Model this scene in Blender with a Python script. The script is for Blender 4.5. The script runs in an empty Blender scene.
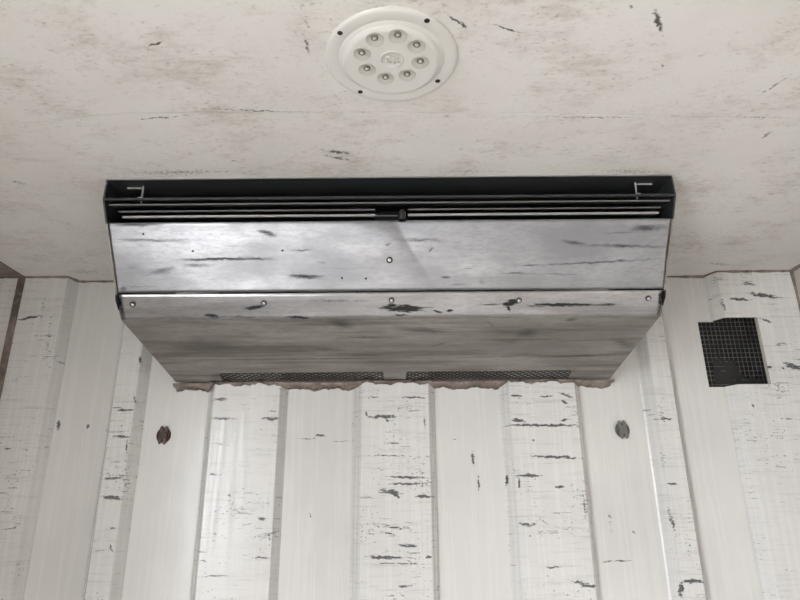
import bpy, bmesh, math, random
from mathutils import Vector, Matrix
random.seed(7)
C = bpy.context.scene.collection
scene = bpy.context.scene

# ------------------------------------------------------------------ camera
CAM_Z = 1.50                       # eye height above the load floor
F_PX = 620.93                      # focal length in pixels of the 800 px wide frame
PITCH, YAW, ROLL = math.radians(19.449), math.radians(0.133), math.radians(-0.523)
fw = Vector((math.sin(YAW)*math.cos(PITCH), math.cos(YAW)*math.cos(PITCH), math.sin(PITCH)))
rt0 = Vector((math.cos(YAW), -math.sin(YAW), 0)); up0 = rt0.cross(fw)
rt = math.cos(ROLL)*rt0 + math.sin(ROLL)*up0
up = -math.sin(ROLL)*rt0 + math.cos(ROLL)*up0
cam_d = bpy.data.cameras.new('camera'); cam = bpy.data.objects.new('camera', cam_d); C.objects.link(cam)
cam_d.sensor_width = 36; cam_d.lens = 36*F_PX/800; cam_d.clip_start = 0.02
M3 = Matrix((rt, up, -fw)).transposed()
cam.matrix_world = Matrix.Translation((0, 0, CAM_Z)) @ M3.to_4x4()
scene.camera = cam

# ------------------------------------------------------------------ light
HC = CAM_Z + 0.70                  # ceiling height
XL, XR = -1.226, 1.191             # side walls
YB = -4.2                          # rear door frame of the box
YV, YR = 1.784, 1.744              # pan plane and rib plane of the front wall
world = bpy.data.worlds.new('daylight'); scene.world = world; world.use_nodes = True
bg = world.node_tree.nodes['Background']
bg.inputs[0].default_value = (0.89, 0.945, 1.0, 1); bg.inputs[1].default_value = 9.5
SIDE = (-1.45, -0.35, 0.0, HC-0.08)   # open side door in the left wall: y0, y1, z0, z1
def portal(w, h, loc, rot):
    d = bpy.data.lights.new('doorway_portal', 'AREA'); d.shape = 'RECTANGLE'; d.size = w; d.size_y = h; d.cycles.is_portal = True
    o = bpy.data.objects.new('doorway_portal', d); C.objects.link(o); o.location = loc; o.rotation_euler = rot
portal(SIDE[1]-SIDE[0], SIDE[3]-SIDE[2], (XL, (SIDE[0]+SIDE[1])/2, (SIDE[2]+SIDE[3])/2), (math.radians(90), 0, math.radians(-90)))
sun_d = bpy.data.lights.new('sun', 'SUN'); sun_d.energy = 6.0; sun_d.angle = math.radians(3); sun_d.color = (1.0, .94, .87)
sun = bpy.data.objects.new('sun', sun_d); C.objects.link(sun)
sun.rotation_euler = Vector((1.7, .75, -1.75)).to_track_quat('-Z', 'Y').to_euler()
scene.view_settings.view_transform = 'Standard'; scene.view_settings.look = 'None'
scene.view_settings.gamma = 1; scene.view_settings.use_curve_mapping = False
scene.view_settings.exposure = 1.1

# ------------------------------------------------------------------ pixels to points
def ray(x, y): return (x-400)/F_PX*rt - (y-300)/F_PX*up + fw
CAMP = Vector((0, 0, CAM_Z))
def on_plane(x, y, p0, n):
    r = ray(x, y); return CAMP + r*((p0-CAMP).dot(n)/r.dot(n))

# ------------------------------------------------------------------ mesh helpers
def tag(o, label=None, cat=None, group=None, kind=None):
    for k, v in (('label', label), ('category', cat), ('group', group), ('kind', kind)):
        if v: o[k] = v
    return o
def empty(name, loc):
    o = bpy.data.objects.new(name, None); C.objects.link(o); o.location = loc; o.empty_display_size = .05; return o
def origin(o):
    v = Vector((0, 0, 0))
    while o is not None: v += o.location; o = o.parent
    return v
class MB:
    """collects shapes in world coordinates"""
    def __init__(s): s.v = []; s.f = []; s.smooth = set()
    def add(s, vs, fs, smooth=False):
        b = len(s.v); s.v += [Vector(v) for v in vs]
        for f in fs:
            if smooth: s.smooth.add(len(s.f))
            s.f.append([i+b for i in f])
        return s
    def box(s, x0, x1, y0, y1, z0, z1):
        vs = [(x, y, z) for x in (x0, x1) for y in (y0, y1) for z in (z0, z1)]
        return s.add(vs, [(0,1,3,2),(4,6,7,5),(0,4,5,1),(2,3,7,6),(0,2,6,4),(1,5,7,3)])
    def obox(s, c, ax, ay, az):
        c = Vector(c); vs = [c+ax*i+ay*j+az*k for i in (-1,1) for j in (-1,1) for k in (-1,1)]
        return s.add(vs, [(0,1,3,2),(4,6,7,5),(0,4,5,1),(2,3,7,6),(0,2,6,4),(1,5,7,3)])
    def prism_x(s, prof, x0, x1):
        """closed (y,z) profile extruded along x"""
        n = len(prof); vs = [(x0, y, z) for y, z in prof] + [(x1, y, z) for y, z in prof]
        fs = [(i, (i+1) % n, n+(i+1) % n, n+i) for i in range(n)] + [tuple(range(n))[::-1], tuple(range(n, 2*n))]
        return s.add(vs, fs)
    def prism_z(s, prof, z0, z1):
        n = len(prof); vs = [(x, y, z0) for x, y in prof] + [(x, y, z1) for x, y in prof]
        fs = [(i, (i+1) % n, n+(i+1) % n, n+i) for i in range(n)] + [tuple(range(n))[::-1], tuple(range(n, 2*n))]
        return s.add(vs, fs)
    def sheet_x(s, pts, x0, x1, t, nx=1, disp=None):
        """folded sheet: open (y,z) line extruded along x with thickness t to the back"""
        pts = [Vector((0, y, z)) for y, z in pts]; n = len(pts); nor = []
        for i in range(n):
            a = pts[max(0, i-1)]; b = pts[min(n-1, i+1)]; d = (b-a).normalized(); nor.append(Vector((0, -d.z, d.y)))
        vs = []
        for k in range(nx+1):
            x = x0+(x1-x0)*k/nx
            for i, p in enumerate(pts):
                o = disp(x, i/(n-1)) if disp else 0
                q = p + nor[i]*o; vs.append((x, q.y, q.z))
            for i, p in enumerate(pts):
                o = disp(x, i/(n-1)) if disp else 0
                q = p + nor[i]*(o+t); vs.append((x, q.y, q.z))
        w = 2*n; fs = []; edge = []
        for k in range(nx):
            b = k*w
            for i in range(n-1):
                fs.append((b+i, b+i+1, b+w+i+1, b+w+i)); fs.append((b+n+i, b+w+n+i, b+w+n+i+1, b+n+i+1))
            edge.append((b, b+w, b+w+n, b+n)); edge.append((b+n-1, b+2*n-1, b+w+2*n-1, b+w+n-1))
        for b in (0, nx*w):
            for i in range(n-1): edge.append((b+i, b+n+i, b+n+i+1, b+i+1))
        b0 = len(s.v); s.add(vs, fs, smooth=disp is not None)
        for f in edge: s.f.append([i+b0 for i in f])
        return s
    def lathe(s, prof, c, axis, n=32, smooth=True):
        """prof: (r, h) pairs; h along axis from c"""
        axis = Vector(axis).normalized(); a = axis.orthogonal().normalized(); b = axis.cross(a); c = Vector(c)
        vs = []; fs = []; m = len(prof)
        for k in range(n):
            t = 2*math.pi*k/n; d = a*math.cos(t)+b*math.sin(t)
            vs += [c + d*r + axis*h for r, h in prof]
        for k in range(n):
            k2 = (k+1) % n
            for i in range(m-1): fs.append((k*m+i, k2*m+i, k2*m+i+1, k*m+i+1))
        if prof[-1][0] > 1e-6: fs.append([k*m+m-1 for k in range(n)])
        return s.add(vs, fs, smooth)
    def tube(s, pts, r, n=6, rad=None):
        pts = [Vector(p) for p in pts]; vs = []; fs = []
        for i, p in enumerate(pts):
            d = (pts[min(i+1, len(pts)-1)]-pts[max(i-1, 0)]).normalized()
            a = d.cross(Vector((0, 0, 1))); a = a.normalized() if a.length > 1e-3 else Vector((1, 0, 0)); b = d.cross(a)
            q = rad[i] if rad else r
            vs += [p + (a*math.cos(2*math.pi*k/n)+b*math.sin(2*math.pi*k/n))*q for k in range(n)]
        for i in range(len(pts)-1):
            for k in range(n): fs.append((i*n+k, i*n+(k+1) % n, (i+1)*n+(k+1) % n, (i+1)*n+k))
        fs.append(list(range(n))[::-1]); fs.append([(len(pts)-1)*n+k for k in range(n)])
        return s.add(vs, fs, True)
    def build(s, name, mat, parent=None, bevel=0):
        o0 = origin(parent) if parent else Vector((0, 0, 0))
        me = bpy.data.meshes.new(name); me.from_pydata([v-o0 for v in s.v], [], s.f)
        bm = bmesh.new(); bm.from_mesh(me); bmesh.ops.recalc_face_normals(bm, faces=bm.faces); bm.to_mesh(me); bm.free()
        for i in s.smooth: me.polygons[i].use_smooth = True
        me.materials.append(mat); o = bpy.data.objects.new(name, me); C.objects.link(o); o.parent = parent
        if bevel:
            m = o.modifiers.new('bevel', 'BEVEL'); m.width = bevel; m.segments = 2; m.limit_method = 'ANGLE'
        return o

# ------------------------------------------------------------------ material helpers
def new_mat(name):
    m = bpy.data.materials.new(name); m.use_nodes = True; nt = m.node_tree
    return m, nt, nt.nodes['Principled BSDF']
def plain(name, col, rough=.5, metal=0, spec=.5):
    m, nt, b = new_mat(name); b.inputs['Base Color'].default_value = (*col, 1)
    b.inputs['Roughness'].default_value = rough; b.inputs['Metallic'].default_value = metal
    b.inputs['Specular IOR Level'].default_value = spec; return m
def L(nt, a, b): nt.links.new(a, b)
def math_n(nt, op, a, b=None, c=None, clamp=False):
    n = nt.nodes.new('ShaderNodeMath'); n.operation = op; n.use_clamp = clamp
    for i, v in enumerate((a, b, c)):
        if v is None: continue
        if isinstance(v, (int, float)): n.inputs[i].default_value = v
        else: L(nt, v, n.inputs[i])
    return n.outputs[0]
def smooth_n(nt, v, lo, hi, a=0., b=1.):
    n = nt.nodes.new('ShaderNodeMapRange'); n.interpolation_type = 'SMOOTHSTEP'
    L(nt, v, n.inputs[0])
    for i, q in enumerate((lo, hi, a, b)): n.inputs[i+1].default_value = q
    return n.outputs[0]
def mix_n(nt, fac, a, b):
    n = nt.nodes.new('ShaderNodeMix'); n.data_type = 'RGBA'
    if isinstance(fac, (int, float)): n.inputs[0].default_value = fac
    else: L(nt, fac, n.inputs[0])
    for i, v in ((6, a), (7, b)):
        if isinstance(v, tuple): n.inputs[i].default_value = (*v, 1)
        else: L(nt, v, n.inputs[i])
    return n.outputs[2]
def coords(nt, off=(0, 0, 0)):
    t = nt.nodes.new('ShaderNodeTexCoord'); a = nt.nodes.new('ShaderNodeVectorMath'); a.operation = 'ADD'
    L(nt, t.outputs['Object'], a.inputs[0]); a.inputs[1].default_value = off; return a.outputs[0]
def noise_n(nt, co, scale=(1, 1, 1), s=1., detail=4, rough=.55, rot=(0, 0, 0), out=0, dist=0.):
    m = nt.nodes.new('ShaderNodeMapping'); L(nt, co, m.inputs[0]); m.inputs['Scale'].default_value = scale
    m.inputs['Rotation'].default_value = rot
    n = nt.nodes.new('ShaderNodeTexNoise'); L(nt, m.outputs[0], n.inputs['Vector'])
    n.inputs['Scale'].default_value = s; n.inputs['Detail'].default_value = detail; n.inputs['Roughness'].default_value = rough
    n.inputs['Distortion'].default_value = dist
    return n.outputs[out]
def marks_n(nt, co, marks, p0, n, wob=.005, ragged=2.2, nscale=(75, 75, 260), lo=.30, hi=.62):
    """stains, scuffs and painted shade, each an ellipse on the plane (p0, n) given by the pixel ends of its long axis"""
    nc = noise_n(nt, co, s=70, detail=3, out=1)
    sub = nt.nodes.new('ShaderNodeVectorMath'); sub.operation = 'SUBTRACT'; L(nt, nc, sub.inputs[0]); sub.inputs[1].default_value = (.5, .5, .5)
    mad = nt.nodes.new('ShaderNodeVectorMath'); mad.operation = 'MULTIPLY_ADD'; L(nt, sub.outputs[0], mad.inputs[0])
    mad.inputs[1].default_value = (wob*2, wob*2, wob*2); L(nt, co, mad.inputs[2]); pc = mad.outputs[0]
    acc = None
    for x0, y0, x1, y1, w, st in marks:
        a = on_plane(x0, y0, p0, n); b = on_plane(x1, y1, p0, n); c = (a+b)/2
        dx, dy = x1-x0, y1-y0; dl = max(math.hypot(dx, dy), .5)
        e = on_plane((x0+x1)/2 - dy/dl*w, (y0+y1)/2 + dx/dl*w, p0, n)
        u = (b-a).normalized() if (b-a).length > 1e-5 else n.orthogonal().normalized()
        v = n.cross(u).normalized(); hw = max(abs((e-c).dot(v)), .0012); hl = (b-a).length/2*1.3 + hw*.6
        R3 = Matrix((u, v, n)).transposed()
        m = nt.nodes.new('ShaderNodeMapping'); m.vector_type = 'TEXTURE'; L(nt, pc, m.inputs[0])
        m.inputs['Location'].default_value = c; m.inputs['Rotation'].default_value = R3.to_euler('XYZ')
        m.inputs['Scale'].default_value = (hl, hw*1.35, 10)
        ln = nt.nodes.new('ShaderNodeVectorMath'); ln.operation = 'LENGTH'; L(nt, m.outputs[0], ln.inputs[0])
        k = math_n(nt, 'MULTIPLY_ADD', ln.outputs['Value'], -st, st*1.25)
        acc = k if acc is None else math_n(nt, 'MAXIMUM', acc, k)
    nz = noise_n(nt, co, scale=nscale, s=1, detail=5, rough=.65)
    r = math_n(nt, 'MULTIPLY_ADD', nz, ragged, -ragged*.5)
    acc = math_n(nt, 'MAXIMUM', acc, 0.)
    # the raggedness only acts inside a mark
    gate = smooth_n(nt, acc, 0., .25)
    return smooth_n(nt, math_n(nt, 'ADD', acc, math_n(nt, 'MULTIPLY', r, gate)), lo, hi)
def bump_n(nt, bsdf, h, strength=.3, dist=.002):
    b = nt.nodes.new('ShaderNodeBump'); b.inputs['Strength'].default_value = strength; b.inputs['Distance'].default_value = dist
    L(nt, h, b.inputs['Height']); L(nt, b.outputs[0], bsdf.inputs['Normal'])

# ------------------------------------------------------------------ wall materials
WALL_P0, WALL_N = Vector((0, YR, 0)), Vector((0, -1, 0))
wall_marks = [
 # rib left of the rusty fastener
 (117,410,133,410,1,.95),(113,436,128,437,1.2,.9),(107,478,123,478,1,.9),(104,497,121,498,2.2,.9),(107,528.5,117,528,1,.8),
 (110,545,113,553,1.2,.7),(127,440,126,456,1,.6),(134,395,135,403,1,.6),(140,357,140,362,1,.8),
 (51.5,419,50.5,427,1.5,.9),(81,423,81,426,1.5,.8),(5,449,11,449,1,.8),(20,319,39,316,1.3,.85),(29,336,55,336,.7,.5),
 (52,300,45,380,2.5,.28),(36,300,26,370,2,.2),(6,490,14,520,4,.25),(2,530,16,527,1,.6),(46,285,40,330,2,.3),
 # second rib
 (213,400,228,398.5,1.5,.7),(213,418.6,236,418.6,1,.8),(264,418.6,278,418.6,1.5,.9),(269,411,278,411,1,.7),(206,475,223,474,1,.6),
 (228,495,230,496,1.5,.8),(246,502,272,504,3,.35),(258.6,518.5,265,518.5,1.5,.9),(253,558,271,558,1.2,.7),(200,576,228,576,.8,.7),
 (268,532,270,540,1.5,.6),(205,530,232,541,2,.35),(200,560,206,562,1,.7),(245,538,268,536,1,.5),(212,444,230,445,1,.4),(222,508,244,511,2,.35),
 # pans either side of the middle rib
 (295,437,314,436.7,.7,.6),(315,433.5,322,434,1.5,.9),(328,439.7,351,439.4,.6,.5),(308,514,309.5,518,1,.6),
 # middle rib
 (369,416.7,395,416.7,1.6,.95),(386,419,389,422,1,.9),(369,397.5,378,397.5,.8,.6),(401,397,427,398,.9,.8),(372.5,455,409,456,1,.6),
 (391,477,426,477.5,1.2,.85),(388,484,420,483.5,1.2,.7),(380,491,399,493,2.2,.9),(393,493,399,497,1.3,.9),(416,496,433,497,1.6,.8),
 (370.5,557,399,557.7,1.8,.95),(399,545,420,546,1.6,.7),(369,563,430,564,.6,.6),(397,586,411,586,1.2,.7),(374,524,415,530,2.5,.45),
 (426,557,431,557,1.5,.9),(386,443,399,443.5,.9,.6),(366,411,367,417,1.2,.7),(424,418,425,428,1.2,.7),(376,532,398,534,1,.6),
 (474,452,475.5,464,1.6,.85),(480,475,481,491,1,.8),(451,437.5,460,437.5,1,.4),
 # third rib
 (511,395,520,396,1.2,.9),(540,397,551,396,1,.7),(560,393,574,398,1.6,.6),(563,401,566,403,1.5,.9),(513,420,524,421,1.8,.9),
 (512,425,578,425.6,1.2,.95),(532,456,578,458,1.2,.85),(518,475.6,541,475.6,1.5,.95),(509,475,508,486,1.2,.9),(519,478,519,488,1,.8),
 (556,487,563,487,1.3,.9),(520,524,535,524.5,1.8,.7),(544,568,562,567,1,.8),(572,582,588,584,2,.7),(582,586,596,586.5,1.3,.9),
 (561,421,566,420,1.3,.9),(583,490,586,520,1.2,.5),(533,440,534,441,1,.8),
 (604,563,642,561,.8,.6),(638,531,640,533,1,.8),(614,505,617,540,3,.25),
 # narrow rib and right rib
 (656,419,672,419,1,.7),(658,402,664,425,3.5,.35),(668,484,676,484,1.5,.8),(670,510,676,534,1.3,.6),(684,581,704,582,1.8,.9),
 (682,583,682,596,1.4,.9),(662,440,665,470,2,.3),
 (741,282.5,755,284.5,2.2,.55),(730,299,749,300,1.3,.9),(752,294,775,297,2,.85),(757,297.5,782,297,1.5,.5),(761,319,772,322.5,1,.8),
 (775,344,790,344,2.5,.4),(786,364,801,369,2.2,.95),(767,367.5,772,367.5,1.2,.9),(782,368.5,784,368.5,1.2,.9),(722,298,725,312,1.5,.6),
 (782,418.5,800,419,1,.5),(764,500,800,504,1,.3),(752,405,754,406,1,.8),
]
def wall_paint(name, scuff, tone, marks):
    m, nt, b = new_mat(name); co = coords(nt)
    big = noise_n(nt, co, s=3.2, detail=5)
    streak = noise_n(nt, co, scale=(90, 90, 2.2), detail=4)
    col = mix_n(nt, smooth_n(nt, big, .35, .75), tone, tuple(c*.90 for c in tone))
    col = mix_n(nt, smooth_n(nt, streak, .45, .8, 0, .12 if scuff else .3), col, (tone[0]*.80, tone[1]*.78, tone[2]*.74))
    mk = marks_n(nt, co, marks, WALL_P0, WALL_N) if marks else math_n(nt, 'ADD', 0., 0.)
    if scuff:
        # short dark rub marks running across the rib, in clusters
        dash = noise_n(nt, co, scale=(16, 16, 190), detail=3, rough=.6)
        clus = noise_n(nt, co, scale=(9, 9, 14), detail=2)
        thr = math_n(nt, 'ADD', dash, math_n(nt, 'MULTIPLY_ADD', clus, .42, -.21))
        d = smooth_n(nt, thr, .655, .74)
        speck = smooth_n(nt, math_n(nt, 'ADD', noise_n(nt, co, scale=(130, 130, 190), detail=2), math_n(nt, 'MULTIPLY_ADD', clus, .5, -.25)), .69, .77)
        faint = smooth_n(nt, noise_n(nt, co, scale=(9, 9, 130), detail=6, rough=.7), .50, .74, 0, .5)
        col = mix_n(nt, faint, col, (.42, .40, .38))
        mk = math_n(nt, 'MAXIMUM', mk, math_n(nt, 'MULTIPLY', math_n(nt, 'MAXIMUM', d, speck), .75))
    else:
        sc = smooth_n(nt, noise_n(nt, co, scale=(40, 40, 9), detail=5, rough=.7), .66, .8, 0, .35)
        col = mix_n(nt, sc, col, (.45, .43, .40))
    col = mix_n(nt, math_n(nt, 'MULTIPLY', mk, .88), col, (.04, .04, .044))
    L(nt, col, b.inputs['Base Color'])
    L(nt, smooth_n(nt, streak, .3, .7, .17, .33), b.inputs['Roughness'])
    bump_n(nt, b, noise_n(nt, co, scale=(30, 30, 5), detail=3), .12, .002)
    return m
# rib: (x foot left, x top left, x top right, x foot right)
ribs = [(XL, XL, -.9975, -.983), (-.828, -.806, -.745, -.728), (-.546, -.525, -.338, -.321), (-.131, -.106, .0825, .1015),
        (.2915, .311, .4975, .519), (.703, .722, .776, .797), (.941, .962, XR, XR)]
def marks_between(x0, x1):
    return [m for m in wall_marks if x0 <= on_plane((m[0]+m[2])/2, (m[1]+m[3])/2, WALL_P0, WALL_N).x < x1]
PAN_TONE, RIB_TONE = (.74, .725, .705), (.755, .742, .725)
M_ribs = [wall_paint('scuffed_rib_paint', True, RIB_TONE, marks_between(r[0], r[3])) for r in ribs]
used = [m for r in ribs for m in marks_between(r[0], r[3])]
M_pan = wall_paint('white_wall_paint', False, PAN_TONE, [m for m in wall_marks if m not in used])

def ceiling_paint():
    m, nt, b = new_mat('stained_shaded_ceiling_paint'); co = coords(nt, (0, 0, HC))
    p0, n = Vector((0, 0, HC)), Vector((0, 0, -1))
    marks = [(655,10,662,33,3,.8),(305,35,309,55,2.5,.5),(302,18,312,30,2,.4),(150,46,162,42,1.5,.8),(325,150,352,154,1.6,.7),
     (326,156,350,160,1.2,.6),(490,24,524,33,.8,.7),(760,95,792,74,1.5,.5),(762,138,770,132,1.5,.6),(18,22,60,24,4,.3),(445,12,466,28,1.2,.7),
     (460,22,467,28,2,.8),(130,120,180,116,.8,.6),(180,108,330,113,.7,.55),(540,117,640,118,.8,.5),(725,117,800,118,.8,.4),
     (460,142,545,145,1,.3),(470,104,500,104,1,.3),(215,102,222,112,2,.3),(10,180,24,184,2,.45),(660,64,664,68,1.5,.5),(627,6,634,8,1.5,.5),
     (690,225,705,250,6,.25),(100,148,112,158,4,.25),(690,80,740,120,10,.18),(600,86,640,70,8,.2),(300,5,306,7,3,.4),(690,60,712,50,3,.25),
     (700,262,740,266,2,.4),(60,274,108,270,3,.35),(40,215,90,230,7,.22),(225,160,245,162,1,.4),(112,174,250,171,3,.4),(420,172,520,171,2,.3),(590,170,668,173,3,.35),(690,215,760,262,14,.2),(30,190,110,262,16,.2)]  # the thin marks along the outlet's top edge paint in its contact shade
    big = noise_n(nt, co, s=2.6, detail=6, rough=.6)
    mid = noise_n(nt, co, scale=(5, 7, 5), detail=8, rough=.72, rot=(0, 0, .5))
    fine = noise_n(nt, co, scale=(22, 60, 22), detail=6, rough=.75, rot=(0, 0, .35))
    col = mix_n(nt, smooth_n(nt, big, .35, .7), (.735, .71, .685), (.665, .635, .605))
    patch = math_n(nt, 'ADD', mid, math_n(nt, 'MULTIPLY_ADD', fine, .55, -.275))
    col = mix_n(nt, smooth_n(nt, patch, .46, .80, 0, .62), col, (.38, .33, .285))
    pits = smooth_n(nt, noise_n(nt, co, scale=(70, 130, 70), rot=(0, 0, .6), detail=6, rough=.8), .53, .68, 0, .75)
    pits = math_n(nt, 'MULTIPLY', pits, smooth_n(nt, mid, .36, .60))
    col = mix_n(nt, pits, col, (.24, .19, .15))
    lite = smooth_n(nt, noise_n(nt, co, scale=(6, 30, 6), detail=5, rough=.7), .60, .78, 0, .35)
    col = mix_n(nt, lite, col, (.74, .72, .69))
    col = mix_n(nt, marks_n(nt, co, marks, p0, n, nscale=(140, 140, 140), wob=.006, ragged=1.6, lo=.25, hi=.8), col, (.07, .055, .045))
    L(nt, col, b.inputs['Base Color']); b.inputs['Roughness'].default_value = .5
    bump_n(nt, b, mid, .12, .004); return m
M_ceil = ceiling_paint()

def dirty(name, c1, c2, c3, s=14, rough=.8, bump=.5):
    m, nt, b = new_mat(name); co = coords(nt)
    n1 = noise_n(nt, co, s=s, detail=6, rough=.65); n2 = noise_n(nt, co, s=s*5, detail=4, rough=.7)
    col = mix_n(nt, smooth_n(nt, n1, .35, .65), c1, c2); col = mix_n(nt, smooth_n(nt, n2, .5, .72, 0, .8), col, c3)
    L(nt, col, b.inputs['Base Color']); b.inputs['Roughness'].default_value = rough; bump_n(nt, b, n2, bump, .003); return m
M_joint = dirty('dirty_joint_sealant', (.30, .24, .205), (.17, .13, .11), (.06, .045, .04), 12)
M_sealant = dirty('brown_smeared_sealant', (.36, .30, .265), (.19, .145, .125), (.05, .035, .03), 22)
M_strip = dirty('stained_corner_strip', (.24, .195, .165), (.12, .09, .075), (.34, .30, .27), 9)
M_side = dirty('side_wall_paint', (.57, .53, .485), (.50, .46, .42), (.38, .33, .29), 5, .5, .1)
M_floor = dirty('worn_grey_floor', (.50, .485, .465), (.43, .415, .395), (.33, .31, .29), 3, .55, .1)
M_yard = dirty('concrete_yard', (.46, .45, .43), (.40, .39, .37), (.33, .32, .30), 1.5, .9, .1)
M_dark = plain('dark_recess', (.012, .012, .013), .7)
M_black = plain('black_frame_coating', (.028, .029, .032), .42)
M_blackrough = plain('black_inner_lining', (.008, .008, .009), .8, 0, .2)

# ------------------------------------------------------------------ the room
VX0, VX1 = .899, 1.056                     # vent opening
VZ0, VZ1 = CAM_Z+.354, CAM_Z+.553
mb = MB(); t = .004                        # the sheet in the pan plane, with the vent cut out
for x0, x1, z0, z1 in ((XL, VX0, 0, HC), (VX1+.032, XR, 0, HC), (VX0, VX1+.032, 0, VZ0), (VX0, .946, VZ1-.001, HC), (.946, VX1+.032, VZ1+.022, HC)):
    mb.box(x0, x1, YV, YV+t, z0, z1)
wall = tag(mb.build('wall_front', M_pan), 'white painted corrugated front wall below the metal unit', kind='structure')
def rib_profile(a, b, c, d): return ([(a-.006, YV-.0002), (a, YV-.0035)] if a > XL else [(a, YV-.0002)]) + [(b, YR), (c, YR), (d, YV-.0002)]
for i, (a, b, c, d) in enumerate(ribs):
    mb = MB()
    if i < 6:
        mb.prism_z(rib_profile(a, b, c, d), 0, HC)
    else:
        # the rib by the right corner is a hollow fold, cut through by the vent
        def fold(p, z0, z1, e=.003):
            n = len(p); q = [(x + (e if k < 2 else 0), y + e) for k, (x, y) in enumerate(p)]
            vs = [(x, y, z) for z in (z0, z1) for x, y in p+q]; w = 2*n; fs = []
            for k in range(n-1):
                fs += [(k, k+1, w+k+1, w+k), (n+k, w+n+k, w+n+k+1, n+k+1), (k, n+k, n+k+1, k+1), (w+k, w+k+1, w+n+k+1, w+n+k)]
            fs += [(0, w, w+n, n), (n-1, 2*n-1, w+2*n-1, w+n-1)]
            mb.add(vs, fs)
        fold([(a, YV-.003), (b, YR), (XR, YR)], 0, VZ0)
        fold([(a, YV-.003), (b, YR), (XR, YR)], VZ1, HC)
        fold([(VX1, YR), (XR, YR)], VZ0, VZ1)
    mb.build('rib', M_ribs[i], wall, bevel=.0015)
# ceiling: two sheets meeting in a slightly crooked seam
seam = [(XL, 1.03), (-.741, .983), (-.484, .949), (.005, .953), (.752, .981), (XR, .992)]
ceil = tag(empty('ceiling', (0, 0, HC)), 'stained off-white ceiling above the metal unit', kind='structure')
for y_edge, sgn in ((YB, -1), (YV+.004, 1)):
    pts = [(x, y+sgn*.0010) for x, y in seam]; vs = []; n = len(pts)
    for x, y in pts: vs += [(x, y, HC), (x, y_edge, HC), (x, y, HC+.02), (x, y_edge, HC+.02)]
    fs = []
    for i in range(n-1):
        b = 4*i; fs += [(b, b+4, b+5, b+1), (b+2, b+3, b+7, b+6), (b, b+2, b+6, b+4), (b+1, b+5, b+7, b+3)]
    fs += [(0, 1, 3, 2), (4*n-4, 4*n-2, 4*n-1, 4*n-3)]
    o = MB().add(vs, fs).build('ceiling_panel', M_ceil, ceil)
mb = MB().box(XL-.03, XL, YB, SIDE[0], 0, HC+.02).box(XL-.03, XL, SIDE[1], YV+.03, 0, HC+.02).box(XL-.03, XL, SIDE[0], SIDE[1], SIDE[3], HC+.02)
tag(mb.build('wall_left', M_side), 'dull white side wall at the left edge', kind='structure')
tag(MB().box(XR, XR+.03, YB, YV+.03, 0, HC+.02).build('wall_right', M_side), 'white side wall at the right edge', kind='structure')
tag(MB().box(XL-.03, XR+.03, YB, YV+.03, -.04, 0).build('floor', M_floor), 'worn grey load floor', kind='structure')
tag(MB().box(XL-.03, XR+.03, YB-.05, YB, 0, HC+.02).build('wall_back', M_side), 'closed rear end of the load box', kind='structure')
tag(MB().box(-30, 30, -40, 40, -1.2, -1.1).build('ground', M_yard), 'concrete yard outside the open doors', kind='structure')

# sealant beads along the ceiling joints
def bead(name, pts, r, mat, parent=None, step=.012, jit=.35):
    out = []; rad = []
    for (a, b) in zip(pts[:-1], pts[1:]):
        a, b = Vector(a), Vector(b); n = max(1, int((b-a).length/step))
        for k in range(n): out.append(a.lerp(b, k/n)); rad.append(r*(1+random.uniform(-jit, jit)))
    out.append(Vector(pts[-1])); rad.append(r)
    return MB().tube(out, r, 6, rad).build(name, mat, parent)
prof = []
for a, b, c, d in ribs: prof += [(a, YV), (b, YR), (c, YR), (d, YV)]
prof = [p for p in prof if XL-.001 <= p[0] <= XR]
prof = sorted(set([(max(XL+.004, min(XR-.004, x)), y) for x, y in prof if not (x in (XL, XR) and y == YV)]))
tag(bead('trim_1', [(x, y, HC) for x, y in prof], 0.0058, M_joint), 'brown dirty sealant line between ceiling and front wall', kind='structure')
tag(bead('trim_2', [(XR, YB+.02, HC), (XR, YR, HC)], .007, M_joint, step=.03), 'brown sealant line between ceiling and right wall', kind='structure')
tag(bead('trim_3', [(XR, YR, HC), (XR, YR, 0)], .006, M_joint, step=.03), 'brown sealant line in the right corner', kind='structure')
mb = MB().box(XL, -1.133, YB+.02, YR-.002, HC-.004, HC-.0003)
tag(mb.build('trim_4', M_strip), 'brown stained strip along the left ceiling edge', kind='structure')
tag(bead('trim_5', [(-1.131, YB+.02, HC), (-1.131, YR, HC)], .0035, M_joint, step=.03), 'dark sealant line beside the left ceiling strip', kind='structure')
xs0 = on_plane(14, 300, Vector((0, YR, 0)), WALL_N).x; xs1 = on_plane(21, 300, Vector((0, YR, 0)), WALL_N).x
tag(MB().box(xs0, xs1, YR-.003, YR-.0003, 0, HC-.005).build('trim_6', M_strip), 'brown stained vertical strip in the left corner', kind='structure')

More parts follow.
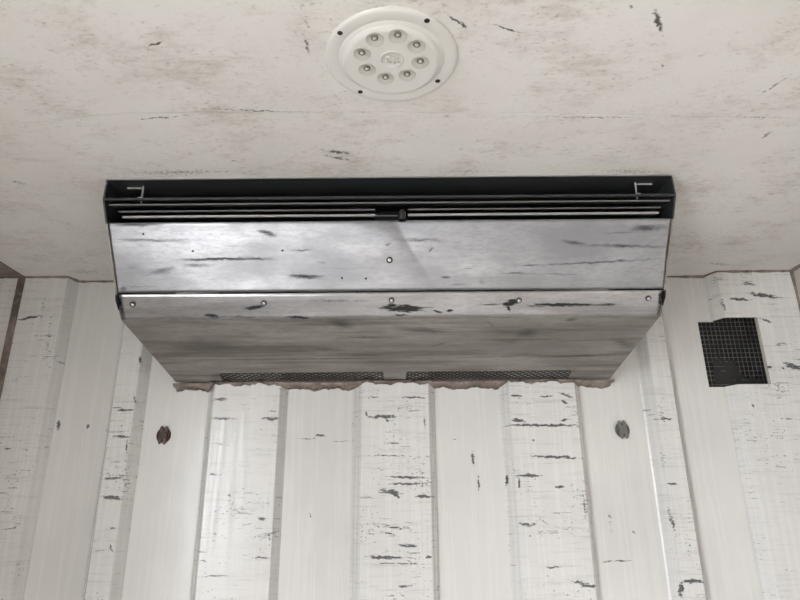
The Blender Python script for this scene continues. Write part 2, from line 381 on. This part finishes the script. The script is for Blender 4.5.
# ------------------------------------------------------------------ ceiling light
M_plastic = plain('white_lamp_plastic', (.66, .64, .61), .38)
M_lens = plain('greyish_led_cup', (.54, .515, .48), .3)
M_led = plain('led_lens_ring', (.16, .14, .12), .2)
M_ledc = plain('led_lens_centre', (.55, .53, .50), .12)
LC = Vector((-.008, .812, HC)); DN = Vector((0, 0, -1))
lamp = tag(empty('ceiling_light', LC), 'round white ceiling light with a ring of eight unlit LEDs', 'light')
MB().lathe([(.106, 0), (.1058, .003), (.104, .005), (.101, .0055), (.087, .0055), (.0855, .0045), (.0845, .0045), (.083, .006), (0.080, .0075)], LC, DN, 72).build('rim', M_plastic, lamp)
MB().lathe([(.0805, .0060), (.0785, .0095), (.074, .0125), (.070, .0130), (.066, .0128), (0.0001, .0128)], LC, DN, 72).build('face', M_plastic, lamp)
led_px = [(374.7,40),(397.6,36.7),(416.6,46.6),(420.2,63),(407.1,75.8),(385.5,78.8),(367,70.2),(362,54.5)]
for i, (x, y) in enumerate(led_px):
    p = on_plane(x, y-.8, LC+DN*.013, DN); p.z = HC
    cup = MB().lathe([(.0142, .0126), (.0142, .0138), (.0134, .0140), (.0126, .0132), (.0001, .0131)], p, DN, 28).build('led_cup', M_lens, lamp)
    q = p + Vector((0, -.0040, 0))
    MB().lathe([(.0056, .0130), (.0056, .0150), (.0048, .0160), (.0036, .0160), (.0034, .0152), (.0001, .0152)], q, DN, 20).build('led_lens', M_led, cup)
    MB().lathe([(.0032, .0151), (.0026, .0166), (.0014, .0172), (.0001, .0173)], q, DN, 14).build('led_chip', M_ledc, cup)
for x, y in [(340,33),(427,20.7),(437.7,81),(360.3,91.8)]:
    p = on_plane(x, y, LC+DN*.0055, DN); p.z = HC
    MB().lathe([(.0043, .0053), (.0043, .0060), (.0030, .0061), (.0028, .0057), (.0001, .0057)], p, DN, 16).build('screw', M_dark, lamp)
ec = on_plane(391.8, 59.6, LC+DN*.0135, DN); ec.z = HC
em = MB().lathe([(.0192, .0126), (.0190, .0142), (.0180, .0146), (.0170, .0142), (.0165, .0134), (.0001, .0134)], ec, DN, 40).build('emblem', M_plastic, lamp)
mb = MB()
def glyph(x0, x1, y0, y1): mb.box(ec.x+x0, ec.x+x1, ec.y+y0, ec.y+y1, HC-.0168, HC-.0130)
# two raised letter-like forms, each under a bar
glyph(-.0135, -.0045, .0035, .0062); glyph(-.0015, .0125, .0050, .0075)
glyph(-.0100, -.0075, -.0080, .0036); glyph(-.0075, -.0030, -.0080, -.0058); glyph(-.0052, -.0030, -.0060, .0000); glyph(-.0075, -.0052, -.0020, .0002)
glyph(.0010, .0032, -.0070, .0052); glyph(.0070, .0092, -.0050, .0052); glyph(.0092, .0118, -.0050, -.0030)
mb.build('emblem_letters', M_plastic, em, bevel=.0004)

# ------------------------------------------------------------------ the metal unit
UL, UR = -.632, .597
A = (1.180, HC); B = (1.190, CAM_Z+.6566); Cc = (1.2206, CAM_Z+.6147); D = (1.3114, CAM_Z+.4848); E_ = (1.3566, CAM_Z+.4354)
Fb = (1.583, CAM_Z+.399); G = (1.742, CAM_Z+.3725)
UO = Vector(((UL+UR)/2, YR, CAM_Z+.377))
def V3(q): return Vector((0, q[0], q[1]))
def plane_of(p, q):
    d = (V3(q)-V3(p)).normalized(); return V3(p), Vector((0, -abs(d.z), -abs(d.y))).normalized()
PL0, PLN = plane_of(Cc, D); ST0, STN = plane_of(D, E_); BT0, BTN = plane_of(E_, Fb)
def metal(name, base, dark, rough, marks, p0, n, dirt, brown, mrag=1.0, mhi=.95):
    m, nt, b = new_mat(name); co = coords(nt, tuple(UO))
    br = noise_n(nt, co, scale=(3, 120, 120), detail=5, rough=.65)
    cl = noise_n(nt, co, scale=(4, 9, 9), detail=5, rough=.6)
    wipe = noise_n(nt, co, scale=(2.2, 26, 26), detail=4, rough=.6, rot=(.05, 0, 0))
    col = mix_n(nt, smooth_n(nt, cl, .35, .7), base, tuple(c*.66 for c in base))
    col = mix_n(nt, smooth_n(nt, br, .45, .75, 0, .35), col, tuple(c*.72 for c in base))
    grit = noise_n(nt, co, scale=(45, 150, 150), detail=5, rough=.75)
    col = mix_n(nt, smooth_n(nt, grit, .42, .68, 0, .6), col, tuple(c*.62 for c in base))
    col = mix_n(nt, smooth_n(nt, wipe, .46, .68, 0, dirt), col, brown)
    mk = marks_n(nt, co, marks, p0, n, wob=.004, ragged=mrag, nscale=(30, 220, 220), lo=.10, hi=mhi)
    col = mix_n(nt, mk, col, dark)
    L(nt, col, b.inputs['Base Color'])
    b.inputs['Metallic'].default_value = 1.0
    L(nt, math_n(nt, 'SUBTRACT', 1., math_n(nt, 'MULTIPLY', mk, .9)), b.inputs['Metallic'])
    rr = smooth_n(nt, cl, .3, .7, rough-.04, rough+.08)
    L(nt, math_n(nt, 'ADD', rr, math_n(nt, 'MULTIPLY', mk, .3)), b.inputs['Roughness'])
    bump_n(nt, b, br, .02, .0004); return m
plate_marks = [(112,239,184,241,1.8,.5),(186,259.5,258,258.5,1.5,.8),(146,274,176,268,3.2,.5),(180,266,212,265,2,.45),(126,267.5,137,267,2,.35),
 (120,288.5,127,289,2.5,.7),(118,287,160,286,1.5,.35),(108,225,160,224.5,2.2,.6),(226,247,248,246,3,.3),(260,231,275,234.5,3,.6),
 (240,258,272,259.5,1.3,.6),(292,276,321,277,2.2,.8),(293,250,316,250,.8,.5),(317,262,329,263,1.3,.4),(314,268,370,268,.6,.35),(385,245.5,390,243.5,1.5,.6),
 (402,240,440,240,2.2,.55),(429,251,433,248,1,.7),(442,277,450,277.5,1.2,.8),(460,269,474,268,1.5,.4),(500,273.5,528,273,1,.6),(450,284.5,466,284,1.2,.5),
 (479,280,484,284,2.5,.4),(523,265.5,540,265,1,.7),(562,241,586,245,2.3,.65),(586,245,660,247,1.6,.7),(524,266,660,259,1.1,.65),(616,260.4,626,260.4,1.3,.8),
 (630,229,664,227,3.5,.8),(596,233.5,660,231,1.8,.4),(520,273.6,600,274.4,.7,.5)]
strip_marks = [(386,308,425,309,2.8,1),(388,305,396,306,2,.9),(394,315.5,407,315,.9,.9),(434,311,442,313,1,.8),(447,310.5,452,310.5,1.3,.9),
 (505,304.5,518,301,2.5,1),(507,305,510,311,1.5,.9),(535,305,590,304,1.5,.9),(592,304.5,622,304.5,1.5,.5),(480,304.5,500,304.5,1,.6),
 (245,309,262,306,1.6,1),(207,315,217,316.5,2,.8),(220,317,250,317,2,.4),(290,317,310,317,1.5,.7),(120,296,121,316,1.2,.8),(659,292,661,312,1,.7),(300,300,370,301,1,.3)]
bottom_marks = [(331,321,349,326,4,.75),(397,329,452,332,3.5,.6),(342,337.5,397,337,1.5,.6),(300,345,345,352,5,.3),(350,355,385,354.5,1.2,.6),(424,349,450,341,1.2,.4),
 (517,334,537,332,4,.7),(495,341,528,341,3.5,.4),(480,332,570,334,3,.4),(567,320,577,319,2,.6),(615,340,632,347,5,.5),(485,321,495,327,1,.5),
 (182,341,207,341,5,.35),(132,326,182,327,4,.3),(235,333,260,334,5,.3),(258,360,320,358,1.5,.4),(540,357,628,354,.8,.7),(200,360,420,358,.7,.6),(420,358,560,356,.6,.5),(150,322,240,324,3,.4),(160,345,300,350,6,.4),(430,322,470,324,2,.3)]
M_plate = metal('brushed_aluminium_plate', (.45, .455, .485), (.07, .07, .08), .36, plate_marks, PL0, PLN, .40, (.28, .28, .295))
M_lower = metal('scraped_aluminium_strip', (.55, .545, .56), (.012, .012, .012), .32, strip_marks, ST0, STN, .5, (.27, .26, .26), 2.2, .7)
M_bottom = metal('dull_dirty_aluminium', (.40, .372, .35), (.075, .068, .062), .46, bottom_marks, BT0, BTN, .75, (.16, .138, .12))
M_alu = plain('bare_aluminium', (.62, .62, .64), .32, 1)
M_dullalu = plain('dull_aluminium', (.30, .30, .31), .45, 1)
M_hanger = plain('grey_zinc_bracket', (.42, .42, .42), .5)
M_bolt = plain('zinc_bolt', (.55, .53, .51), .22, 1)
M_washer = plain('dirty_washer', (.055, .052, .05), .5)

unit = tag(empty('evaporator_unit', UO), 'wide battered aluminium cooling unit with a black louvred outlet', 'cooling unit')
# outlet box: top plate, side plates, back plate and inner floor, open to the front
MB().box(UL+.006, UR-.006, 1.180, 1.50, HC-.0035, HC-.0006).build('top_plate', M_black, unit)
MB().box(UL+.003, UR-.003, 1.1765, 1.1798, HC-.004, HC-.0004).build('top_edge', M_alu, unit)
MB().box(UL+.003, UR-.003, 1.44, 1.446, CAM_Z+.60, HC-.004).build('back_plate', M_blackrough, unit)
MB().prism_x([(1.236, CAM_Z+.606), (1.44, CAM_Z+.600), (1.44, CAM_Z+.597), (1.236, CAM_Z+.602)], UL+.003, UR-.003).build('inner_floor', M_blackrough, unit)
side_up = [(1.180, HC-.001), (1.1885, CAM_Z+.655), (1.2170, CAM_Z+.6125), (1.50, CAM_Z+.6125), (1.50, HC-.001)]
side_lo = [(1.2190, CAM_Z+.6120), (1.3105, CAM_Z+.4840), (1.3560, CAM_Z+.4360), (1.583, CAM_Z+.400), (YR-.001, CAM_Z+.374), (YR-.001, CAM_Z+.6120)]
for x0, x1 in ((UL-.004, UL-.0005), (UR+.0005, UR+.004)):
    mb = MB().prism_x(side_up, x0, x1)
    for v in mb.v:
        if v.z > HC-.01: v.x += .006 if x0 < 0 else -.006     # the outlet narrows a little towards the ceiling
    mb.build('outlet_side_plate', M_black, unit)
    MB().prism_x(side_lo, x0, x1).build('side_panel', M_bottom, unit)
# the rail below the upper gap, its two hangers and end tabs
MB().box(UL-.004, UR+.004, 1.1880, 1.1945, CAM_Z+.6535, CAM_Z+.6585).build('rail', M_black, unit, bevel=.001)
for sx, xa, xb in ((-1, 143, 127), (1, 636, 652)):
    pa = on_plane(xa, 189, Vector((0, 1.205, 0)), WALL_N); xx = pa.x
    xe = on_plane(xb, 187 if sx < 0 else 183, Vector((0, 0, HC-.004)), DN).x
    mb = MB().box(xx-.0008, xx+.0008, 1.203, 1.2085, CAM_Z+.655, HC-.0045)
    mb.box(min(xx, xe), max(xx, xe), 1.209, 1.2105, HC-.0075, HC-.0045)
    mb.box(xx-.004, xx+.004, 1.195, 1.199, CAM_Z+.657, CAM_Z+.664)
    mb.build('hanger', M_hanger, unit)
# louvre slats: dark blade with a bare edge; the two lower ones stop at the middle mount
def slat(x0, x1, y, z, hh, edge_mat):
    s = MB().prism_x([(y+.002, z+hh*.4), (y+.036, z+.012), (y+.036, z+.0105), (y+.002, z-hh*.4)], x0, x1).build('louvre_slat', M_black, unit)
    MB().prism_x([(y+.001, z+hh), (y-.0008, z+hh*.6), (y-.0008, z-hh*.6), (y+.001, z-hh), (y+.0022, z-hh*.8), (y+.0022, z+hh*.8)], x0, x1).build('slat_edge', edge_mat, s)
mx0 = on_plane(375, 212, Vector((0, 1.213, 0)), WALL_N).x; mx1 = on_plane(408, 212, Vector((0, 1.213, 0)), WALL_N).x
slat(UL+.007, UR-.007, 1.198, CAM_Z+.6470, .0018, M_dullalu)
slat(UL+.022, mx0, 1.213, CAM_Z+.6385, .0018, M_dullalu); slat(mx1, UR-.022, 1.213, CAM_Z+.6385, .0018, M_dullalu)
slat(UL+.030, mx0, 1.219, CAM_Z+.6285, .0030, M_alu); slat(mx1, UR-.026, 1.219, CAM_Z+.6285, .0030, M_alu)
mount = MB().box(mx0, mx1, 1.232, 1.25, CAM_Z+.612, CAM_Z+.644).build('louvre_mount', M_blackrough, unit, bevel=.002)
kx = on_plane(402, 213, Vector((0, 1.215, 0)), WALL_N).x
MB().lathe([(.0085, 0), (.0085, .020), (.007, .0235), (.004, .0255), (.0001, .026)], (kx, 1.214, CAM_Z+.612), (0, 0, 1), 20).build('knob', M_black, mount)
MB().box(mx0, kx-.009, 1.2165, 1.2195, CAM_Z+.6245, CAM_Z+.6262).build('link_rod', M_dullalu, mount)
# front plate: beaten sheet with a dent in the middle of its upper edge
def dent(x, v):
    k = x+.012-.10*v                                # v runs from the top edge (0) to the bottom (1); the crease leans right
    d = -.0062*(math.exp(k/.022) if k < 0 else math.exp(-(k/.15)))*math.exp(-v/.75)
    d += -.004*math.exp(-((x+.03)/.10)**2)*math.exp(-v/.12)
    d += .0011*math.sin(7.1*x+.5)*math.sin(3*v+.4) + .0006*math.sin(19*x+2)*math.sin(5*v+1) + .0003*math.sin(43*x)*math.exp(-v/.15)
    d += .0016*math.exp(-((x-.575)/.02)**2)*math.sin(9*v)
    return -d - .0012
def line(p, q, n): return [(p[0]+(q[0]-p[0])*i/n, p[1]+(q[1]-p[1])*i/n) for i in range(n+1)]
seg = line(Cc, D, 24); k1 = (D[0]+(Cc[0]-D[0])*.006, D[1]+(Cc[1]-D[1])*.006); seg = line(Cc, k1, 24)
MB().sheet_x(seg, UL, UR, .002, 240, dent).build('front_panel', M_plate, unit)
s0 = (D[0]+(E_[0]-D[0])*.05, D[1]+(E_[1]-D[1])*.05)
def wave(x, v): return .0005*math.sin(9*x+1)+.0004*math.sin(31*x)*v
MB().sheet_x(line(s0, E_, 8), UL, UR, .002, 120, wave).build('lower_strip', M_lower, unit)
# bottom panel with two long openings near the wall
def lerp2(p, q, k): return (p[0]+(q[0]-p[0])*k, p[1]+(q[1]-p[1])*k)
h0, h1 = lerp2(Fb, G, .60), lerp2(Fb, G, .97)
def zline(x): return 0
MX = []
for a, b in ((226, 384), (406, 564)):
    MX.append((on_plane(a, 378, Vector((0, 0, CAM_Z+.388)), DN).x, on_plane(b, 376, Vector((0, 0, CAM_Z+.388)), DN).x))
mb = MB(); e0 = lerp2(E_, Fb, .003)
mb.sheet_x([e0, lerp2(E_, Fb, .995)], UL, UR, .002); mb.sheet_x([lerp2(E_, Fb, .998), h0], UL, UR, .002)
for x0, x1 in ((UL, MX[0][0]), (MX[0][1], MX[1][0]), (MX[1][1], UR)): mb.sheet_x([h0, h1], x0, x1, .002)
mb.sheet_x([h1, G], UL, UR, .002)
mb.build('bottom_panel', M_bottom, unit)
# expanded metal in the two openings
M_exp = plain('dark_expanded_metal', (.040, .034, .031), .6, .0)
for x0, x1 in MX:
    mb = MB(); d = (V3(h1)-V3(h0)); ln = d.length; d.normalize(); nrm = Vector((0, -d.z, d.y)); nrm = nrm if nrm.z > 0 else -nrm
    px, py = .0190, .0170; nx = int((x1-x0)/px); ny = max(2, int(ln/py))
    def P(i, j): return Vector((x0+(x1-x0)*i/(2*nx), 0, 0)) + V3(h0) + d*(ln*j/(2*ny)) + nrm*.002
    for i in range(2*nx):
        for j in range(2*ny):
            a, b = (P(i, j), P(i+1, j+1)) if (i+j) % 2 == 0 else (P(i, j+1), P(i+1, j))
            ax = (b-a)/2; s = ax.cross(nrm).normalized()*.0010
            mb.obox((a+b)/2, ax, s, nrm*.0010)
    g = mb.build('intake_mesh', M_exp, unit); tag(g, kind='stuff', label='dark expanded metal mesh in the intake slot')
    MB().box(x0-.01, x1+.01, h0[0]-.01, YR-.003, h1[1]+.022, h1[1]+.024).build('intake_baffle', M_blackrough, unit)
# bolts and rivets
def bolt(x, y, p0, n, r, name='bolt', mat=M_bolt, lift=.002):
    p = on_plane(x, y, p0+n*lift, n)
    o = MB().lathe([(r, .0002), (r, .0022), (r*.85, .0038), (r*.5, .0046), (.0001, .0048)], p, n, 16).build(name, mat, unit)
    if name == 'bolt': MB().lathe([(r*1.45, -.002), (r*1.45, .0008), (r*1.35, .0012), (.0001, .0012)], p, n, 18).build('washer', M_washer, o)
for x, y in [(132.5,304.5),(264,303),(391.5,300.5),(519,300.5),(648.5,298.5)]: bolt(x, y, ST0, STN, .0046)
bolt(389.5, 260, PL0, PLN, .0050)
for x, y in [(143.5,234),(193,251),(282.5,250.5),(366,278.5),(342,278)]:
    bolt(x, y, PL0, PLN, .0022, 'rivet', plain('dark_rivet', (.09, .09, .10), .5, .6) if 'dark_rivet' not in bpy.data.materials else bpy.data.materials['dark_rivet'], .0012)
# crumpled dark seal at the ends of the plate seam
for x in (UL-.003, UR+.003):
    pts = [(x, D[0]-.012+.006*k, D[1]+.022-.009*k) for k in range(7)]
    MB().tube(pts, .003, 6, [.0012, .003, .0022, .0042, .005, .003, .0012]).build('seam_seal', M_blackrough, unit)
# smeared sealant along the wall, stepping into the pans
sp = []
steps = [(-.645, 1), (-.553, 1), (-.530, 0), (-.338, 0), (-.321, 1), (-.131, 1), (-.108, 0), (.0825, 0), (.1015, 1), (.2915, 1), (.311, 0), (.4975, 0), (.519, 1), (.612, 1)]
vs = []; fs = []
def seal_ring(x, inpan):
    y1 = (YV if inpan else YR) - .0004; zt = CAM_Z+.3745; low = .364 - (.005 if inpan else -.003)
    wv = math.sin(61*x+.7)*.5+math.sin(143*x+2)*.35+math.sin(311*x)*.25
    zb = CAM_Z+low + .0058*wv + random.uniform(-.001, .001); bulge = .009 if not inpan else .040; bulge += .003*wv
    return [(x, y1, zt), (x, y1-bulge, zt-.004), (x, y1-bulge*.9, CAM_Z+low+.004), (x, y1-.007-random.uniform(0, .0015), zb+.004), (x, y1, zb-.003)]
xs = []
for (a, pa), (b, pb) in zip(steps[:-1], steps[1:]):
    n = max(1, int((b-a)/.008))
    for k in range(n): xs.append((a+(b-a)*k/n, pa if pa == pb else None, pa+(pb-pa)*k/n))
xs.append((steps[-1][0], 1, 1))
for x, p, f in xs:
    r0, r1 = seal_ring(x, False), seal_ring(x, True); f = f if p is None else p
    vs += [tuple(a*(1-f)+b*f for a, b in zip(q0, q1)) for q0, q1 in zip(r0, r1)]
for i in range(len(xs)-1):
    for k in range(4): fs.append((i*5+k, i*5+k+1, i*5+5+k+1, i*5+5+k))
    fs.append((i*5+4, i*5, i*5+5, i*5+9))
fs += [(0, 1, 2, 3, 4), tuple(len(vs)-5+k for k in range(5))[::-1]]
MB().add(vs, fs, True).build('sealant_bead', M_sealant, unit)

# ------------------------------------------------------------------ vent in the wall
M_wire = dirty('dusty_wire', (.17, .16, .155), (.10, .095, .09), (.05, .047, .045), 18, .6, 0)
vent = tag(empty('wall_vent', ((VX0+VX1)/2, YV, VZ0)), 'square wire mesh vent cut into the wall by the right corner', 'vent')
mb = MB(); dy = .10; dx0, dx1, dz0, dz1 = VX0-.004, VX1+.040, VZ0-.012, VZ1+.032
mb.box(dx0, dx1, YV+dy, YV+dy+.003, dz0, dz1)
mb.box(dx0-.003, dx0, YV+.0085, YV+dy, dz0, dz1); mb.box(dx1, dx1+.003, YV+.0085, YV+dy, dz0, dz1)
mb.box(dx0, dx1, YV+.0085, YV+dy, dz0-.003, dz0); mb.box(dx0, dx1, YV+.0085, YV+dy, dz1, dz1+.003)
mb.build('duct', M_dark, vent)
mb = MB(); ym = YV+.0060
nxw, nzw = 15, 17
for i in range(nxw+1):
    x = VX0+.001+(VX1+.034-VX0)*i/nxw; mb.box(x-.0008, x+.0008, ym, ym+.0014, VZ0-.008, VZ1+.028)
for j in range(nzw+1):
    z = VZ0-.006+(VZ1-VZ0+.032)*j/nzw; mb.box(VX0-.003, VX1+.036, ym-.0012, ym, z-.0008, z+.0008)
tag(mb.build('wire_mesh', M_wire, vent), kind='stuff', label='dusty square wire mesh')
# felted dust behind the lower part of the mesh
vs = []; fs = []; n = 16
for i in range(n+1):
    for j in range(n+1):
        u, w = i/n, j/n
        vs.append((VX0+.022+(VX1-VX0-.020)*u, ym-.0020+random.uniform(0, .0012), VZ0-.004+(VZ1-VZ0)*(.30+.16*math.sin(5.2*u+.3)+.05*math.sin(17*u)+.04*math.sin(41*u))*w+(random.uniform(-.004, .004) if j == n else 0)))
for i in range(n):
    for j in range(n): fs.append((i*(n+1)+j, (i+1)*(n+1)+j, (i+1)*(n+1)+j+1, i*(n+1)+j+1))
tag(MB().add(vs, fs).build('dust_felt', plain('dark_dust', (.030, .029, .029), .95), vent), label='dark dust clogging the mesh')
mb = MB()
mb.box(VX1-.0015, VX1+.0, YR+.0005, YR+.012, VZ0, VZ1)
mb.build('cut_edge', M_side, vent)

# ------------------------------------------------------------------ the two fasteners on the wall
def fastener(x, y, rim, plate, label, tilt):
    c = on_plane(x, y, Vector((0, YV, 0)), WALL_N)
    root = tag(empty('wall_fastener', c), label, 'fastener', 'round fasteners on the wall pans')
    n = Vector((0, -1, 0)); ca, sa = math.cos(tilt), math.sin(tilt)
    def W(u, v, h): return c + Vector((u*ca-v*sa, -h, u*sa+v*ca))
    # disc with a notch at top and bottom
    def outline(r, notch):
        pts = []
        for k in range(40):
            t = 2*math.pi*k/40; q = r
            a = min(abs(t-math.pi/2), abs(t-1.5*math.pi))
            if a < .22: q = r*(1-notch*(1-a/.22))
            pts.append((q*math.cos(t)*.98, q*math.sin(t)*1.1))
        return pts
    def solid(pts, h0, h1, inset=.0015):
        k = len(pts); vs = [W(u, v, h0) for u, v in pts]+[W(u, v, h1-.001) for u, v in pts]+[W(u*(1-inset/.02), v*(1-inset/.02), h1) for u, v in pts]
        fs = [(i, (i+1) % k, k+(i+1) % k, k+i) for i in range(k)]+[(k+i, k+(i+1) % k, 2*k+(i+1) % k, 2*k+i) for i in range(k)]+[tuple(range(2*k, 3*k))]
        return MB().add(vs, fs)
    solid(outline(.0200, .30), .0003, .006).build('disc', rim, root)
    w = .0120
    pl_pts = [(-w, -.017), (-w*.58, -.0258), (0, -.0200), (w*.58, -.0258), (w, -.0215), (w*.88, 0), (w, .018), (w*.6, .0262), (0, .0200), (-w*.6, .0262), (-w, .0195), (-w*.86, 0)]
    solid(pl_pts, .006, .0105, .001).build('clamp_plate', plate, root)
    for v in (-.0150, .0150):
        p = W(0, v, .0103); MB().lathe([(.0028, 0), (.0028, .0008), (.0001, .0008)], p, n, 12).build('screw', M_dark, root)
M_rust = dirty('dark_red_rust', (.045, .018, .014), (.075, .030, .022), (.018, .010, .010), 60, .7)
M_rust2 = dirty('worn_rusty_plate', (.15, .105, .09), (.06, .028, .022), (.27, .25, .24), 50, .55)
M_grey = dirty('grey_green_metal', (.105, .105, .09), (.085, .085, .075), (.05, .05, .045), 40, .6)
M_grey2 = dirty('grey_green_plate', (.205, .20, .175), (.17, .165, .145), (.12, .115, .10), 40, .6)
fastener(164, 435.5, M_rust, M_rust2, 'rusty dark brown round fastener on the left wall pan', math.radians(-4))
fastener(622, 430, M_grey, M_grey2, 'grey-green round fastener on the right wall pan', math.radians(5))
